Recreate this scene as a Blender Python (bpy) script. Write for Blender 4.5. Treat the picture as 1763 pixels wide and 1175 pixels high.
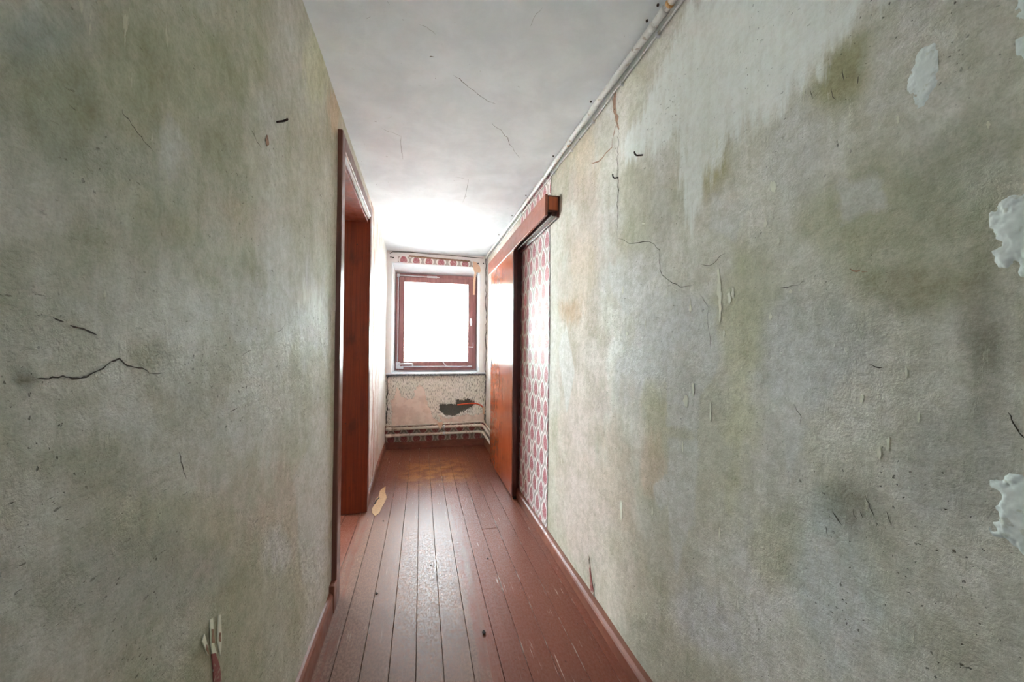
import bpy, bmesh, math, random
import numpy as np
from mathutils import Matrix, Vector

for o in list(bpy.data.objects):
    bpy.data.objects.remove(o)
SC = bpy.context.scene
COL = SC.collection
random.seed(7)

# ------------------------------------------------------------------ camera
EYE = 1.15
FPX, YAW, PITCH, ROLL = 660.0, .2327, .0171, .0066
vF = np.array([math.sin(YAW)*math.cos(PITCH), math.cos(YAW)*math.cos(PITCH), math.sin(PITCH)])
vR0 = np.array([math.cos(YAW), -math.sin(YAW), 0.0])
vU0 = np.cross(vR0, vF)
vR = vR0*math.cos(ROLL) + vU0*math.sin(ROLL)
vU = -vR0*math.sin(ROLL) + vU0*math.cos(ROLL)
cam = bpy.data.cameras.new('camera')
cam.sensor_fit = 'HORIZONTAL'
cam.sensor_width = 36.0
cam.lens = FPX/1763*36
cam.clip_start = .02
camo = bpy.data.objects.new('camera', cam)
COL.objects.link(camo)
M = Matrix.Identity(4)
for i in range(3):
    M[i][0], M[i][1], M[i][2] = vR[i], vU[i], -vF[i]
M[2][3] = EYE
camo.matrix_world = M
SC.camera = camo

# ------------------------------------------------------------------ world, windows' daylight, exposure
w = bpy.data.worlds.new('overcast_sky')
SC.world = w
w.use_nodes = True
w.node_tree.nodes['Background'].inputs[0].default_value = (.83, .92, 1, 1)
w.node_tree.nodes['Background'].inputs[1].default_value = 15.0
def portal(name, loc, rot, sx, sy):                # sampling guide only: adds no light of its own
    l = bpy.data.lights.new(name, 'AREA')
    l.shape = 'RECTANGLE'
    l.size, l.size_y = sx, sy
    l.cycles.is_portal = True
    o = bpy.data.objects.new(name, l)
    o.location = loc
    o.rotation_euler = rot
    COL.objects.link(o)
portal('window_portal', (.18, 4.84, 1.43), (-math.pi/2, 0, 0), 1.0, 1.2)
portal('window_portal', (.19, -2.32, 1.6), (math.pi/2, 0, 0), .32, .62)  # portal of the added rear fill window
portal('window_portal', (-3.32, 3.75, 1.45), (0, -math.pi/2, 0), 1.35, 1.35)
portal('window_portal', (-2.4, 4.88, 1.45), (-math.pi/2, 0, 0), 1.25, 1.35)
sun = bpy.data.lights.new('sun', 'SUN')             # high sun added on the blind side: brightens the yard to bounce light indoors
sun.energy = 110.0
sun.angle = .01
sun.color = (1, .97, .95)
suno = bpy.data.objects.new('sun', sun)
suno.rotation_euler = (0, math.radians(42), 0)
COL.objects.link(suno)
vs = SC.view_settings
vs.view_transform = 'Standard'
vs.look = 'None'
vs.gamma = 1
vs.use_curve_mapping = False
vs.exposure = 1.92
SC.cycles.diffuse_bounces = 8

# ------------------------------------------------------------------ layout (metres)
H = 2.238
D = 4.52            # far wall
XL = -.374
BACK = -2.2
def XRz(z): return .750 + .018*z/H
def XLy(y): return XL if y < 2.9 else XL - .011*(y-2.9)/1.62
O = np.array([0, 0, EYE])
def pl(px, py, ax, v):
    d = vF + vR*(px-881.5)/FPX + vU*(587.5-py)/FPX
    return O + d*(v-O[ax])/d[ax]
def onR(px, py):                                    # leaning right wall
    p = pl(px, py, 0, .76)
    for _ in range(3): p = pl(px, py, 0, XRz(p[2]))
    return p
def onL(px, py): return pl(px, py, 0, XL)
def onC(px, py): return pl(px, py, 2, H)
def onF(px, py): return pl(px, py, 2, 0)
def onD(px, py): return pl(px, py, 1, D)

# ------------------------------------------------------------------ numpy noise
_rng = np.random.RandomState(3)
_T = _rng.rand(256, 256)
def vn(x, y, seed=0):
    x = x + seed*17.31; y = y + seed*9.73
    xi = np.floor(x).astype(int); yi = np.floor(y).astype(int)
    fx = x-xi; fy = y-yi
    fx = fx*fx*(3-2*fx); fy = fy*fy*(3-2*fy)
    g = lambda a, b: _T[a % 256, b % 256]
    return (g(xi, yi)*(1-fx)+g(xi+1, yi)*fx)*(1-fy) + (g(xi, yi+1)*(1-fx)+g(xi+1, yi+1)*fx)*fy
def fbm(x, y, s, octv=4, seed=0):
    t = 0; a = 1; n = 0
    for k in range(octv):
        t = t + a*vn(x*s, y*s, seed+k); n += a; a *= .5; s *= 2.03
    return t/n
def bulge(a, z, seed):                              # gentle unevenness of the plaster, metres
    a = np.asarray(a, float); z = np.asarray(z, float)
    return (fbm(a, z, 1.7, 3, seed)-.5)*.016 + (fbm(a, z, 14, 2, seed+5)-.5)*.0022

# ------------------------------------------------------------------ materials
def srgb(r, g, b):
    f = lambda c: (c/255/12.92) if c/255 <= .04045 else ((c/255+.055)/1.055)**2.4
    return (f(r), f(g), f(b), 1)
class NT:
    def __init__(s, name):
        s.m = bpy.data.materials.new(name); s.m.use_nodes = True
        s.t = s.m.node_tree; s.t.nodes.clear()
        s.out = s.t.nodes.new('ShaderNodeOutputMaterial')
        s.p = s.t.nodes.new('ShaderNodeBsdfPrincipled')
        s.t.links.new(s.p.outputs[0], s.out.inputs[0])
    def set(s, inp, v):
        if isinstance(v, bpy.types.NodeSocket): s.t.links.new(v, inp)
        else: inp.default_value = v
    def pin(s, name, v): s.set(s.p.inputs[name], v)
    def new(s, t, **kw):
        n = s.t.nodes.new(t)
        for k, v in kw.items(): setattr(n, k, v)
        return n
    def co(s, kind='Object'): return s.new('ShaderNodeTexCoord').outputs[kind]
    def pos(s): return s.new('ShaderNodeNewGeometry').outputs['Position']
    def mp(s, v, scale=(1, 1, 1), rot=(0, 0, 0), loc=(0, 0, 0)):
        n = s.new('ShaderNodeMapping'); s.set(n.inputs[0], v)
        n.inputs['Scale'].default_value = scale; n.inputs['Rotation'].default_value = rot; n.inputs['Location'].default_value = loc
        return n.outputs[0]
    def noise(s, v, scale, detail=5, rough=.55, dist=0):
        n = s.new('ShaderNodeTexNoise'); s.set(n.inputs['Vector'], v)
        n.inputs['Scale'].default_value = scale; n.inputs['Detail'].default_value = detail
        n.inputs['Roughness'].default_value = rough; n.inputs['Distortion'].default_value = dist
        return n.outputs[0]
    def vor(s, v, scale, feature='F1'):
        n = s.new('ShaderNodeTexVoronoi', feature=feature); s.set(n.inputs['Vector'], v); n.inputs['Scale'].default_value = scale
        return n.outputs['Distance']
    def math(s, op, a, b=0.0, c=0.0, clamp=False):
        n = s.new('ShaderNodeMath', operation=op, use_clamp=clamp)
        s.set(n.inputs[0], a); s.set(n.inputs[1], b); s.set(n.inputs[2], c)
        return n.outputs[0]
    def step(s, v, a, b, lo=0.0, hi=1.0):           # smooth ramp a..b
        n = s.new('ShaderNodeMapRange', interpolation_type='SMOOTHSTEP')
        s.set(n.inputs[0], v)
        for i, x in ((1, a), (2, b), (3, lo), (4, hi)): n.inputs[i].default_value = x
        return n.outputs[0]
    def mix(s, f, a, b, blend='MIX'):
        n = s.new('ShaderNodeMix', data_type='RGBA', blend_type=blend)
        s.set(n.inputs[0], f); s.set(n.inputs[6], a); s.set(n.inputs[7], b)
        return n.outputs[2]
    def attr(s, name, out='Color'):
        return s.new('ShaderNodeAttribute', attribute_name=name).outputs[out]
    def sep(s, v):
        n = s.new('ShaderNodeSeparateXYZ'); s.set(n.inputs[0], v); return n.outputs
    def bump(s, h, strength=.4, dist=.004, normal=None):
        n = s.new('ShaderNodeBump'); n.inputs['Strength'].default_value = strength; n.inputs['Distance'].default_value = dist
        s.set(n.inputs['Height'], h)
        if normal is not None: s.set(n.inputs['Normal'], normal)
        s.pin('Normal', n.outputs[0]); return n.outputs[0]

def mat_plaster():
    n = NT('stained_plaster'); P = n.pos()
    tint = n.mix(1, n.attr('tint'), (1.12, 1.09, 1.12, 1), 'MULTIPLY'); wash = n.attr('wash', 'Fac'); skim = n.attr('skim', 'Fac')
    mid = n.noise(P, 7, 9, .62, .4); fine = n.noise(P, 38, 8, .68, .3); vfine = n.noise(P, 210, 4, .65)
    big = n.noise(P, 2.1, 6, .6, .8)
    vert = n.noise(n.mp(P, (9, 9, 1.6)), 1, 7, .65, .5)          # trowel pulled up and down
    c = n.mix(n.step(mid, .38, .62, 0, .6), tint, n.mix(1, tint, (.80, .81, .72, 1), 'MULTIPLY'))
    c = n.mix(n.step(vert, .48, .60, 0, .5), c, n.mix(1, tint, (1.10, 1.10, 1.12, 1), 'MULTIPLY'))
    # thin grey skim patches with fairly sharp trowel edges
    sk = n.math('ADD', skim, n.math('ADD', n.math('MULTIPLY', n.math('SUBTRACT', vert, .5), .5), n.math('MULTIPLY', n.math('SUBTRACT', fine, .5), .35)))
    c = n.mix(n.step(sk, .46, .58, 0, .7), c, srgb(218, 216, 213))
    # brushed whitewash with streaky ragged edge
    br = n.noise(n.mp(P, (1, 26, 5), rot=(math.radians(-30), 0, 0)), 1.6, 6, .62)
    m = n.math('ADD', wash, n.math('ADD', n.math('MULTIPLY', n.math('SUBTRACT', br, .5), 1.0), n.math('MULTIPLY', n.math('SUBTRACT', mid, .5), .35)))
    wm = n.math('MULTIPLY', n.step(m, .30, .60), n.step(br, .3, .6, .75, 1))
    # fine mottling and grain
    c = n.mix(n.step(fine, .38, .62, 0, .7), c, n.mix(1, c, (.77, .77, .72, 1), 'MULTIPLY'))
    c = n.mix(n.step(vfine, .42, .62, 0, .6), c, n.mix(1, c, (.78, .78, .75, 1), 'MULTIPLY'))
    stro = n.noise(n.mp(P, (30, 9, 24), rot=(-.7, 0, 0)), 1.2, 7, .7)
    c = n.mix(n.step(stro, .48, .66, 0, .4), c, n.mix(1, c, (.80, .79, .73, 1), 'MULTIPLY'))
    c = n.mix(n.step(stro, .30, .44, .3, 0), c, n.mix(1, c, (1.14, 1.14, 1.13, 1), 'MULTIPLY'))
    c = n.mix(n.math('MULTIPLY', wm, n.step(fine, .36, .66, .92, .72)), c, srgb(236, 238, 234))
    # scuffs, pits and flaked-off chips
    ch = n.noise(n.mp(P, (60, 60, 11)), 1, 5, .65)
    chm = n.math('MULTIPLY', n.step(ch, .66, .69), n.step(mid, .46, .6))
    c = n.mix(n.math('MULTIPLY', chm, .65), c, srgb(218, 216, 196))
    pit = n.math('MULTIPLY', n.step(n.noise(P, 130, 2, .5), .69, .73), n.step(n.noise(P, 4.5, 4), .46, .60))
    c = n.mix(n.math('MULTIPLY', pit, .8), c, srgb(66, 60, 46))
    scr = n.noise(n.mp(P, (40, 30, 90), rot=(.6, 0, 0)), 1.3, 4, .65)
    sm = n.math('MULTIPLY', n.step(scr, .66, .71), n.step(big, .44, .56))
    c = n.mix(n.math('MULTIPLY', sm, .6), c, srgb(92, 90, 70))
    n.pin('Base Color', c)
    n.pin('Roughness', n.step(mid, .3, .7, .6, .78)); n.pin('Specular IOR Level', .26)
    h = n.math('ADD', n.math('MULTIPLY', mid, .8), n.math('ADD', n.math('MULTIPLY', fine, .5), n.math('MULTIPLY', vfine, .10)))
    h = n.math('SUBTRACT', h, n.math('MULTIPLY', n.math('ADD', pit, sm), .25))
    n.bump(n.math('ADD', h, n.math('ADD', n.math('MULTIPLY', stro, .2), n.math('MULTIPLY', chm, .12))), .9, .009)
    return n.m
def mat_ceiling():
    n = NT('ceiling_limewash'); P = n.pos()
    mid = n.noise(P, 5, 7, .6, .3); fine = n.noise(P, 40, 5, .6); st = n.noise(n.mp(P, (1, 4, 1), rot=(0, 0, .5)), 7, 5, .6)
    c = n.mix(n.step(mid, .3, .7), srgb(213, 216, 220), srgb(228, 231, 235))
    pit = n.math('MULTIPLY', n.step(n.noise(P, 38, 2, .5), .72, .75), n.step(mid, .45, .6))
    c = n.mix(n.math('MULTIPLY', pit, .6), c, srgb(120, 115, 108))
    n.pin('Base Color', c); n.pin('Roughness', .7); n.pin('Specular IOR Level', .3)
    n.bump(n.math('ADD', n.math('MULTIPLY', mid, .7), n.math('ADD', n.math('MULTIPLY', fine, .15), n.math('MULTIPLY', st, .5))), .5, .006)
    return n.m
def mat_backing():                                  # far wall: stripped wallpaper backing, torn patches, bare hole
    n = NT('stripped_wallpaper_backing'); P = n.pos()
    torn = n.attr('torn', 'Fac'); hole = n.attr('hole', 'Fac'); tint = n.attr('tint')
    mid = n.noise(P, 14, 6, .6); fine = n.noise(P, 90, 4, .6)
    dash = n.noise(n.mp(P, (150, 150, 32)), 1, 3, .55)
    c = n.mix(n.step(mid, .35, .65), srgb(230, 228, 216), srgb(242, 238, 230))
    c = n.mix(n.step(dash, .52, .64, 0, .85), c, srgb(92, 92, 74))
    torn = n.math('ADD', torn, n.math('MULTIPLY', n.math('SUBTRACT', n.noise(P, 38, 5, .65), .5), .7))
    tm = n.step(n.math('ADD', torn, n.math('MULTIPLY', n.math('SUBTRACT', mid, .5), .55)), .46, .50)
    tc = n.mix(n.step(n.noise(P, 9, 5, .6), .42, .62), srgb(242, 226, 214), srgb(226, 206, 192))
    c = n.mix(tm, c, tc)
    edge = n.step(n.math('ABSOLUTE', n.math('SUBTRACT', n.math('ADD', torn, n.math('MULTIPLY', n.math('SUBTRACT', mid, .5), .55)), .48)), .0, .02, .6, 0)
    c = n.mix(edge, c, srgb(170, 120, 90))
    hv = n.math('ADD', hole, n.math('MULTIPLY', n.math('SUBTRACT', n.noise(n.mp(P, (60, 60, 34)), 1, 4), .5), .8))
    hm = n.step(hv, .46, .50)
    c = n.mix(hm, c, n.mix(fine, srgb(52, 52, 46), srgb(112, 110, 100)))
    wm = n.attr('wash', 'Fac')
    c = n.mix(wm, c, n.mix(mid, srgb(236, 230, 226), srgb(244, 242, 242)))
    n.pin('Base Color', c); n.pin('Roughness', .8)
    n.bump(n.math('ADD', n.math('MULTIPLY', fine, .3), n.math('MULTIPLY', n.math('SUBTRACT', mid, tm), .5)), .5, .003)
    return n.m
def mat_wallpaper(name, ground=(178, 168, 163), white=(238, 235, 232), red=(164, 66, 80), fade=.12):
    n = NT(name)
    u, v, _ = n.sep(n.co('UV'))
    u = n.math('DIVIDE', u, .14); v = n.math('DIVIDE', v, .21)
    P = n.pos()
    fr = lambda x, o: n.math('SUBTRACT', n.math('FRACT', n.math('ADD', x, .5+o)), .5)
    half = n.math('MULTIPLY_ADD', n.math('COSINE', n.math('MULTIPLY', v, 2*math.pi)), .25, .25)
    d = n.math('ABSOLUTE', n.math('SUBTRACT', half, n.math('ABSOLUTE', fr(u, 0))))
    white_m = n.step(d, .075, .10)
    def medal(o):
        a = n.math('DIVIDE', fr(u, o), .29); b = n.math('DIVIDE', fr(v, o), .27)
        a = n.math('MULTIPLY', a, n.math('MULTIPLY_ADD', b, .28, 1.0))        # bud: wide low, pointed on top
        e = n.math('ABSOLUTE', b)
        return n.math('ADD', n.math('MULTIPLY', a, a), n.math('POWER', e, 1.6)), b
    r1, b1 = medal(0); r2, b2 = medal(.5)
    r = n.math('MINIMUM', r1, r2)
    det = n.vor(n.mp(n.co('UV'), (1.3, 1, 1)), 120)
    body = n.step(n.math('ADD', r, n.math('MULTIPLY', n.math('SUBTRACT', det, .4), .5)), .86, 1.0, 1, 0)
    ink = n.math('MULTIPLY', body, n.step(det, .22, .42, .25, 1))
    c = n.mix(white_m, srgb(*ground), srgb(*white))
    c = n.mix(n.math('MULTIPLY', body, .35), c, srgb(*ground))
    c = n.mix(n.math('MULTIPLY', ink, 1-fade), c, srgb(*red))
    n.pin('Base Color', c); n.pin('Roughness', .5); n.pin('Specular IOR Level', .4)
    n.bump(n.noise(P, 60, 4), .15, .002)
    return n.m
def mat_wood(name, dark, light, rough=.3, grain=(60, 60, 2.2), coat=0.0, spec=.5, stain=None):
    n = NT(name); P = n.pos()
    g = n.noise(n.mp(P, grain), 1, 6, .6, .5); b = n.noise(P, 3, 4, .6)
    c = n.mix(n.step(g, .3, .7), srgb(*dark), srgb(*light))
    c = n.mix(n.step(b, .42, .7, 0, .4), c, n.mix(1, c, (.62, .55, .5, 1), 'MULTIPLY'))
    if stain:
        c = n.mix(n.step(n.noise(n.mp(P, (1, 1, .4)), 9, 5, .6), .55, .72, 0, .5), c, srgb(*stain))
    n.pin('Base Color', c); n.pin('Specular IOR Level', spec)
    n.pin('Roughness', n.step(n.noise(P, 22, 4), .3, .7, rough*.85, rough*1.2))
    n.pin('Coat Weight', coat); n.pin('Coat Roughness', .12)
    n.bump(g, .06, .001)
    return n.m
def mat_plain(name, col, rough=.5, metal=0.0, var=.12, scale=30, dirt=None):
    n = NT(name); P = n.pos(); k = n.noise(P, scale, 5, .6)
    c = n.mix(n.step(k, .3, .7), tuple(x*(1-var) for x in srgb(*col)[:3])+(1,), srgb(*col))
    if dirt: c = n.mix(n.step(n.noise(P, scale*1.7, 4), .58, .66), c, srgb(*dirt))
    n.pin('Base Color', c); n.pin('Roughness', rough); n.pin('Metallic', metal)
    n.bump(k, .15, .001)
    return n.m
def mat_floor():
    n = NT('brown_painted_boards'); P = n.pos(); x, y, z = n.sep(P)
    oi = n.new('ShaderNodeObjectInfo').outputs['Random']
    g = n.noise(n.mp(P, (70, 2.5, 10)), 1, 6, .6, .4); mid = n.noise(P, 9, 6, .6); fine = n.noise(P, 110, 4, .65)
    big = n.noise(P, 2.3, 4, .55)
    c = n.mix(g, srgb(108, 60, 45), srgb(130, 76, 58))
    c = n.mix(n.math('MULTIPLY', oi, .35), c, srgb(104, 60, 48))
    # walked-in wear down the middle of the passage: paint dulled to grey-brown, ragged
    wx = n.math('ABSOLUTE', n.math('ADD', x, .07))
    lane = n.noise(n.mp(P, (34, 1.6, 10)), 1, 7, .68)
    wear = n.math('ADD', n.step(wx, .16, .50, 1, 0), n.math('ADD', n.math('MULTIPLY', n.math('SUBTRACT', lane, .5), 1.5), n.math('MULTIPLY', n.math('SUBTRACT', mid, .5), .6)))
    wear = n.math('MULTIPLY', n.step(wear, .42, .85), n.step(y, 2.5, 3.2, 1, .12))
    sp = n.noise(n.mp(P, (1.6, .8, 1)), 85, 6, .75)
    c = n.mix(n.math('MULTIPLY', wear, .62), c, n.mix(n.step(sp, .42, .58), srgb(94, 74, 60), srgb(144, 120, 103)))
    # ochre bare wood showing near the window
    oc = n.math('MULTIPLY', n.math('MULTIPLY', n.step(y, 3.1, 3.5), n.step(y, 3.7, 4.2, 1, 0)), n.step(n.math('ABSOLUTE', n.math('SUBTRACT', x, .15)), .1, .45, 1, 0))
    c = n.mix(n.math('MULTIPLY', oc, n.step(mid, .4, .6, .1, .7)), c, srgb(176, 124, 70))
    # scratches and paint rubbed off along the grain, more to the right
    sc = n.noise(n.mp(P, (120, 5, 10), rot=(0, 0, .05)), 1, 4, .6)
    c = n.mix(n.math('MULTIPLY', n.step(sc, .64, .70), n.step(big, .42, .6, .15, .8)), c, srgb(182, 160, 146))
    ed = n.attr('edge', 'Fac')
    em = n.step(n.math('ADD', ed, n.math('MULTIPLY', n.math('SUBTRACT', n.noise(n.mp(P, (60, 7, 1)), 1, 4), .5), 1.6)), .95, 1.15)
    c = n.mix(n.math('MULTIPLY', em, n.step(big, .45, .6, .15, .8)), c, srgb(188, 172, 160))
    dk = n.step(n.noise(P, 75, 3), .70, .73)
    c = n.mix(n.math('MULTIPLY', dk, .8), c, srgb(48, 36, 30))
    n.pin('Base Color', c); n.pin('Specular IOR Level', n.step(sp, .38, .62, .22, .06))
    r = n.math('ADD', n.step(sp, .35, .65, .30, .60), n.math('MULTIPLY', wear, -.02))
    n.pin('Roughness', r)
    n.bump(n.math('ADD', n.math('MULTIPLY', g, .25), n.math('ADD', n.math('MULTIPLY', sp, .35), n.math('MULTIPLY', n.noise(P, 18, 3), .5))), .22, .002)
    return n.m
def mat_glass():
    n = NT('window_glass'); n.t.nodes.remove(n.p)
    tr = n.new('ShaderNodeBsdfTransparent'); gl = n.new('ShaderNodeBsdfGlossy'); df = n.new('ShaderNodeBsdfDiffuse')
    tr.inputs[0].default_value = (.95, .97, .965, 1); gl.inputs['Roughness'].default_value = .02
    fr = n.new('ShaderNodeFresnel'); fr.inputs[0].default_value = 1.5
    m1 = n.new('ShaderNodeMixShader'); n.set(m1.inputs[0], fr.outputs[0]); n.set(m1.inputs[1], tr.outputs[0]); n.set(m1.inputs[2], gl.outputs[0])
    m2 = n.new('ShaderNodeMixShader')                # film of dust
    n.set(m2.inputs[0], n.step(n.noise(n.pos(), 6, 5), .5, .8, .015, .06)); n.set(m2.inputs[1], m1.outputs[0]); n.set(m2.inputs[2], df.outputs[0])
    n.t.links.new(m2.outputs[0], n.out.inputs[0])
    return n.m

MAT = dict(
    plaster=mat_plaster(), ceil=mat_ceiling(), backing=mat_backing(), floor=mat_floor(), glass=mat_glass(),
    paper=mat_wallpaper('red_medallion_wallpaper'),
    paper_dark=mat_wallpaper('grimy_medallion_wallpaper', (140, 128, 114), (190, 176, 160), (132, 44, 44)),
    casing=mat_wood('brown_gloss_casing', (98, 56, 44), (116, 70, 55), .36),
    jamb=mat_wood('dark_varnished_jamb', (92, 34, 14), (116, 46, 18), .5, spec=.22, stain=(50, 20, 12)),
    door=mat_wood('varnished_door', (164, 78, 42), (184, 96, 56), .2, spec=.6),
    door_edge=mat_wood('dark_door_edge', (70, 26, 14), (86, 34, 18), .35),
    pelmet=mat_wood('painted_pelmet', (140, 78, 60), (154, 90, 70), .38, spec=.35, grain=(60, 2.2, 60)),
    pelmet_end=mat_wood('pelmet_end_grain', (150, 62, 20), (172, 78, 30), .35),
    base=mat_wood('brown_painted_skirting', (116, 66, 48), (134, 80, 60), .46, grain=(20, 3, 30)),
    frame=mat_wood('brown_window_frame', (136, 88, 86), (158, 108, 104), .45),
    white=mat_plain('white_painted_plaster', (238, 240, 244), .55, 0, .06, 12),
    sillp=mat_plain('flaked_white_sill', (236, 240, 248), .45, 0, .08, 20),
    sille=mat_plain('bare_sill_edge', (92, 92, 98), .7, 0, .4, 60, dirt=(214, 218, 226)),
    pipe=mat_plain('cream_pipe_paint', (222, 210, 196), .32, 0, .12, 25, dirt=(176, 150, 128)),
    pipew=mat_plain('white_pipe_paint', (214, 213, 210), .4, 0, .1, 22, dirt=(170, 158, 146)),
    metal=mat_plain('white_coated_fittings', (226, 226, 230), .3, .2, .15, 60),
    dark=mat_plain('dark_gap', (36, 30, 26), .9, 0, .3, 40),
    crack=mat_plain('crack_shadow_dirt', (70, 62, 50), .95, 0, .4, 90),
    crackp=mat_plain('chipped_plaster_edge', (160, 124, 100), .9, 0, .3, 70, dirt=(112, 84, 66)),
    hair=mat_plain('hairline_crack', (128, 122, 112), .95, 0, .3, 90),
    rust=mat_plain('rusty_iron', (58, 44, 36), .75, .4, .4, 200, dirt=(110, 60, 36)),
    filler=mat_plain('white_filler', (232, 238, 236), .8, 0, .15, 45, dirt=(206, 210, 202)),
    cream=mat_plain('cream_underlayer', (226, 224, 206), .8, 0, .12, 60),
    orange=mat_plain('orange_conduit_plastic', (212, 84, 44), .4, 0, .12, 30),
    flap=mat_plain('peach_paper', (236, 200, 172), .75, 0, .1, 50),
    ochre=mat_plain('bare_ochre_wood', (196, 148, 88), .6, 0, .2, 60, dirt=(150, 104, 58)),
    rubble=mat_plain('dark_crumb', (62, 52, 46), .9, 0, .4, 150),
    side=mat_plain('side_room_plaster', (226, 222, 214), .8, 0, .06, 8),
    bark=mat_plain('bark', (96, 84, 70), .9, 0, .3, 12),
    leaf=mat_plain('leaf', (120, 160, 120), .6, 0, .3, 3),
    gravel=mat_plain('pale_gravel', (192, 192, 190), .9, 0, .2, 2),
)

# ------------------------------------------------------------------ object helpers
WORLD = {}
def place(o, parent, ctr):
    COL.objects.link(o)
    if parent is not None:
        o.parent = parent
        o.matrix_parent_inverse = WORLD[parent.name].inverted()
    o.location = ctr
    WORLD[o.name] = Matrix.Translation(Vector(ctr))
def meta(o, label=None, cat=None, group=None, kind=None):
    for k, v in (('label', label), ('category', cat), ('group', group), ('kind', kind)):
        if v: o[k] = v
    return o
def empty(name, loc, **kw):
    o = bpy.data.objects.new(name, None); o.empty_display_size = .1
    place(o, None, loc)
    return meta(o, **kw)
def from_data(name, V, Fc, mat, parent=None, smooth=True, uv=None, attrs=None, **kw):
    V = np.asarray(V, float)
    lo, hi = V.min(0), V.max(0)
    ctr = np.array([(lo[0]+hi[0])/2, (lo[1]+hi[1])/2, lo[2]])
    me = bpy.data.meshes.new(name)
    me.from_pydata((V-ctr).tolist(), [], [list(map(int, f)) for f in Fc])
    me.materials.append(MAT[mat])
    if smooth: me.polygons.foreach_set('use_smooth', [True]*len(me.polygons))
    if uv is not None:                              # (u, v) metres per vertex
        l = me.uv_layers.new(name='UVMap')
        idx = np.zeros(len(me.loops), int); me.loops.foreach_get('vertex_index', idx)
        l.data.foreach_set('uv', np.asarray(uv, float)[idx].ravel())
    for k, a in (attrs or {}).items():
        a = np.asarray(a, float)
        if a.ndim == 2:
            at = me.attributes.new(k, 'FLOAT_COLOR', 'POINT')
            at.data.foreach_set('color', np.c_[a, np.ones(len(a))].ravel())
        else:
            at = me.attributes.new(k, 'FLOAT', 'POINT'); at.data.foreach_set('value', a)
    me.update()
    o = bpy.data.objects.new(name, me)
    place(o, parent, ctr)
    return meta(o, **kw)
def from_bm(name, bm, mat, parent=None, smooth=False, uvaxes=None, **kw):
    bmesh.ops.recalc_face_normals(bm, faces=bm.faces)
    bm.verts.index_update()
    V = [tuple(v.co) for v in bm.verts]; Fc = [[v.index for v in f.verts] for f in bm.faces]
    bm.free()
    uv = None
    if uvaxes: uv = [(v[uvaxes[0]], v[uvaxes[1]]) for v in V]
    return from_data(name, V, Fc, mat, parent, smooth, uv=uv, **kw)
def bx(bm, x0, x1, y0, y1, z0, z1, bev=0.0, seg=1):
    r = bmesh.ops.create_cube(bm, size=1)
    for v in r['verts']:
        v.co = Vector((x0+(v.co.x+.5)*(x1-x0), y0+(v.co.y+.5)*(y1-y0), z0+(v.co.z+.5)*(z1-z0)))
    if bev:
        es = list({e for v in r['verts'] for e in v.link_edges})
        bmesh.ops.bevel(bm, geom=es, offset=bev, segments=seg, profile=.6, affect='EDGES')
def box(name, mat, dims, parent=None, bev=.002, **kw):
    bm = bmesh.new(); bx(bm, *dims, bev=bev)
    return from_bm(name, bm, mat, parent, **kw)
def tube_data(pts, rad, n=10, cap=True):
    pts = [np.array(p, float) for p in pts]
    rad = rad if hasattr(rad, '__len__') else [rad]*len(pts)
    V = []; Fc = []
    up = None
    for i, p in enumerate(pts):
        t = pts[min(i+1, len(pts)-1)] - pts[max(i-1, 0)]; t = t/np.linalg.norm(t)
        if up is None:
            up = np.array([0, 0, 1.]) if abs(t[2]) < .9 else np.array([1., 0, 0])
        a = np.cross(t, up); a /= np.linalg.norm(a); up = np.cross(a, t)
        for k in range(n):
            th = 2*math.pi*k/n
            V.append(p + rad[i]*(a*math.cos(th)+up*math.sin(th)))
    for i in range(len(pts)-1):
        for k in range(n):
            Fc.append([i*n+k, i*n+(k+1) % n, (i+1)*n+(k+1) % n, (i+1)*n+k])
    if cap:
        Fc.append(list(range(n))[::-1]); Fc.append([(len(pts)-1)*n+k for k in range(n)])
    return V, Fc
def tube(name, mat, pts, rad, parent=None, n=10, **kw):
    V, Fc = tube_data(pts, rad, n)
    return from_data(name, V, Fc, mat, parent, **kw)
def smooth_path(pts, r, k=6):                       # round the corners of a polyline
    out = [np.array(pts[0], float)]
    for i in range(1, len(pts)-1):
        p = np.array(pts[i], float); a = np.array(pts[i-1], float)-p; b = np.array(pts[i+1], float)-p
        a = p + a/np.linalg.norm(a)*r; b = p + b/np.linalg.norm(b)*r
        for j in range(k+1):
            t = j/k; out.append((1-t)**2*a+2*t*(1-t)*p+t*t*b)
    out.append(np.array(pts[-1], float))
    return out
def poly_sheet(name, mat, pts, nrm, thick, parent=None, uvaxes=None, uvo=(0, 0), **kw):
    """flat outline given a real thickness along nrm"""
    pts = [np.array(p, float) for p in pts]; nrm = np.array(nrm, float)*thick; n = len(pts)
    V = pts + [p+nrm for p in pts]
    Fc = [list(range(n))[::-1], [n+i for i in range(n)]] + [[i, (i+1) % n, n+(i+1) % n, n+i] for i in range(n)]
    uv = [(v[uvaxes[0]]-uvo[0], v[uvaxes[1]]-uvo[1]) for v in V] if uvaxes else None
    return from_data(name, V, Fc, mat, parent, smooth=False, uv=uv, **kw)
def jitter_path(pts, step, amp):
    out = []
    for a, b in zip(pts[:-1], pts[1:]):
        a = np.array(a, float); b = np.array(b, float); n = max(1, int(np.linalg.norm(b-a)/step))
        for k in range(n):
            q = a+(b-a)*k/n
            out.append(q + (np.random.RandomState(len(out)*7+int(abs(a[0])*13)).rand(len(a))-.5)*amp)
    out.append(np.array(pts[-1], float))
    return out
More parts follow.
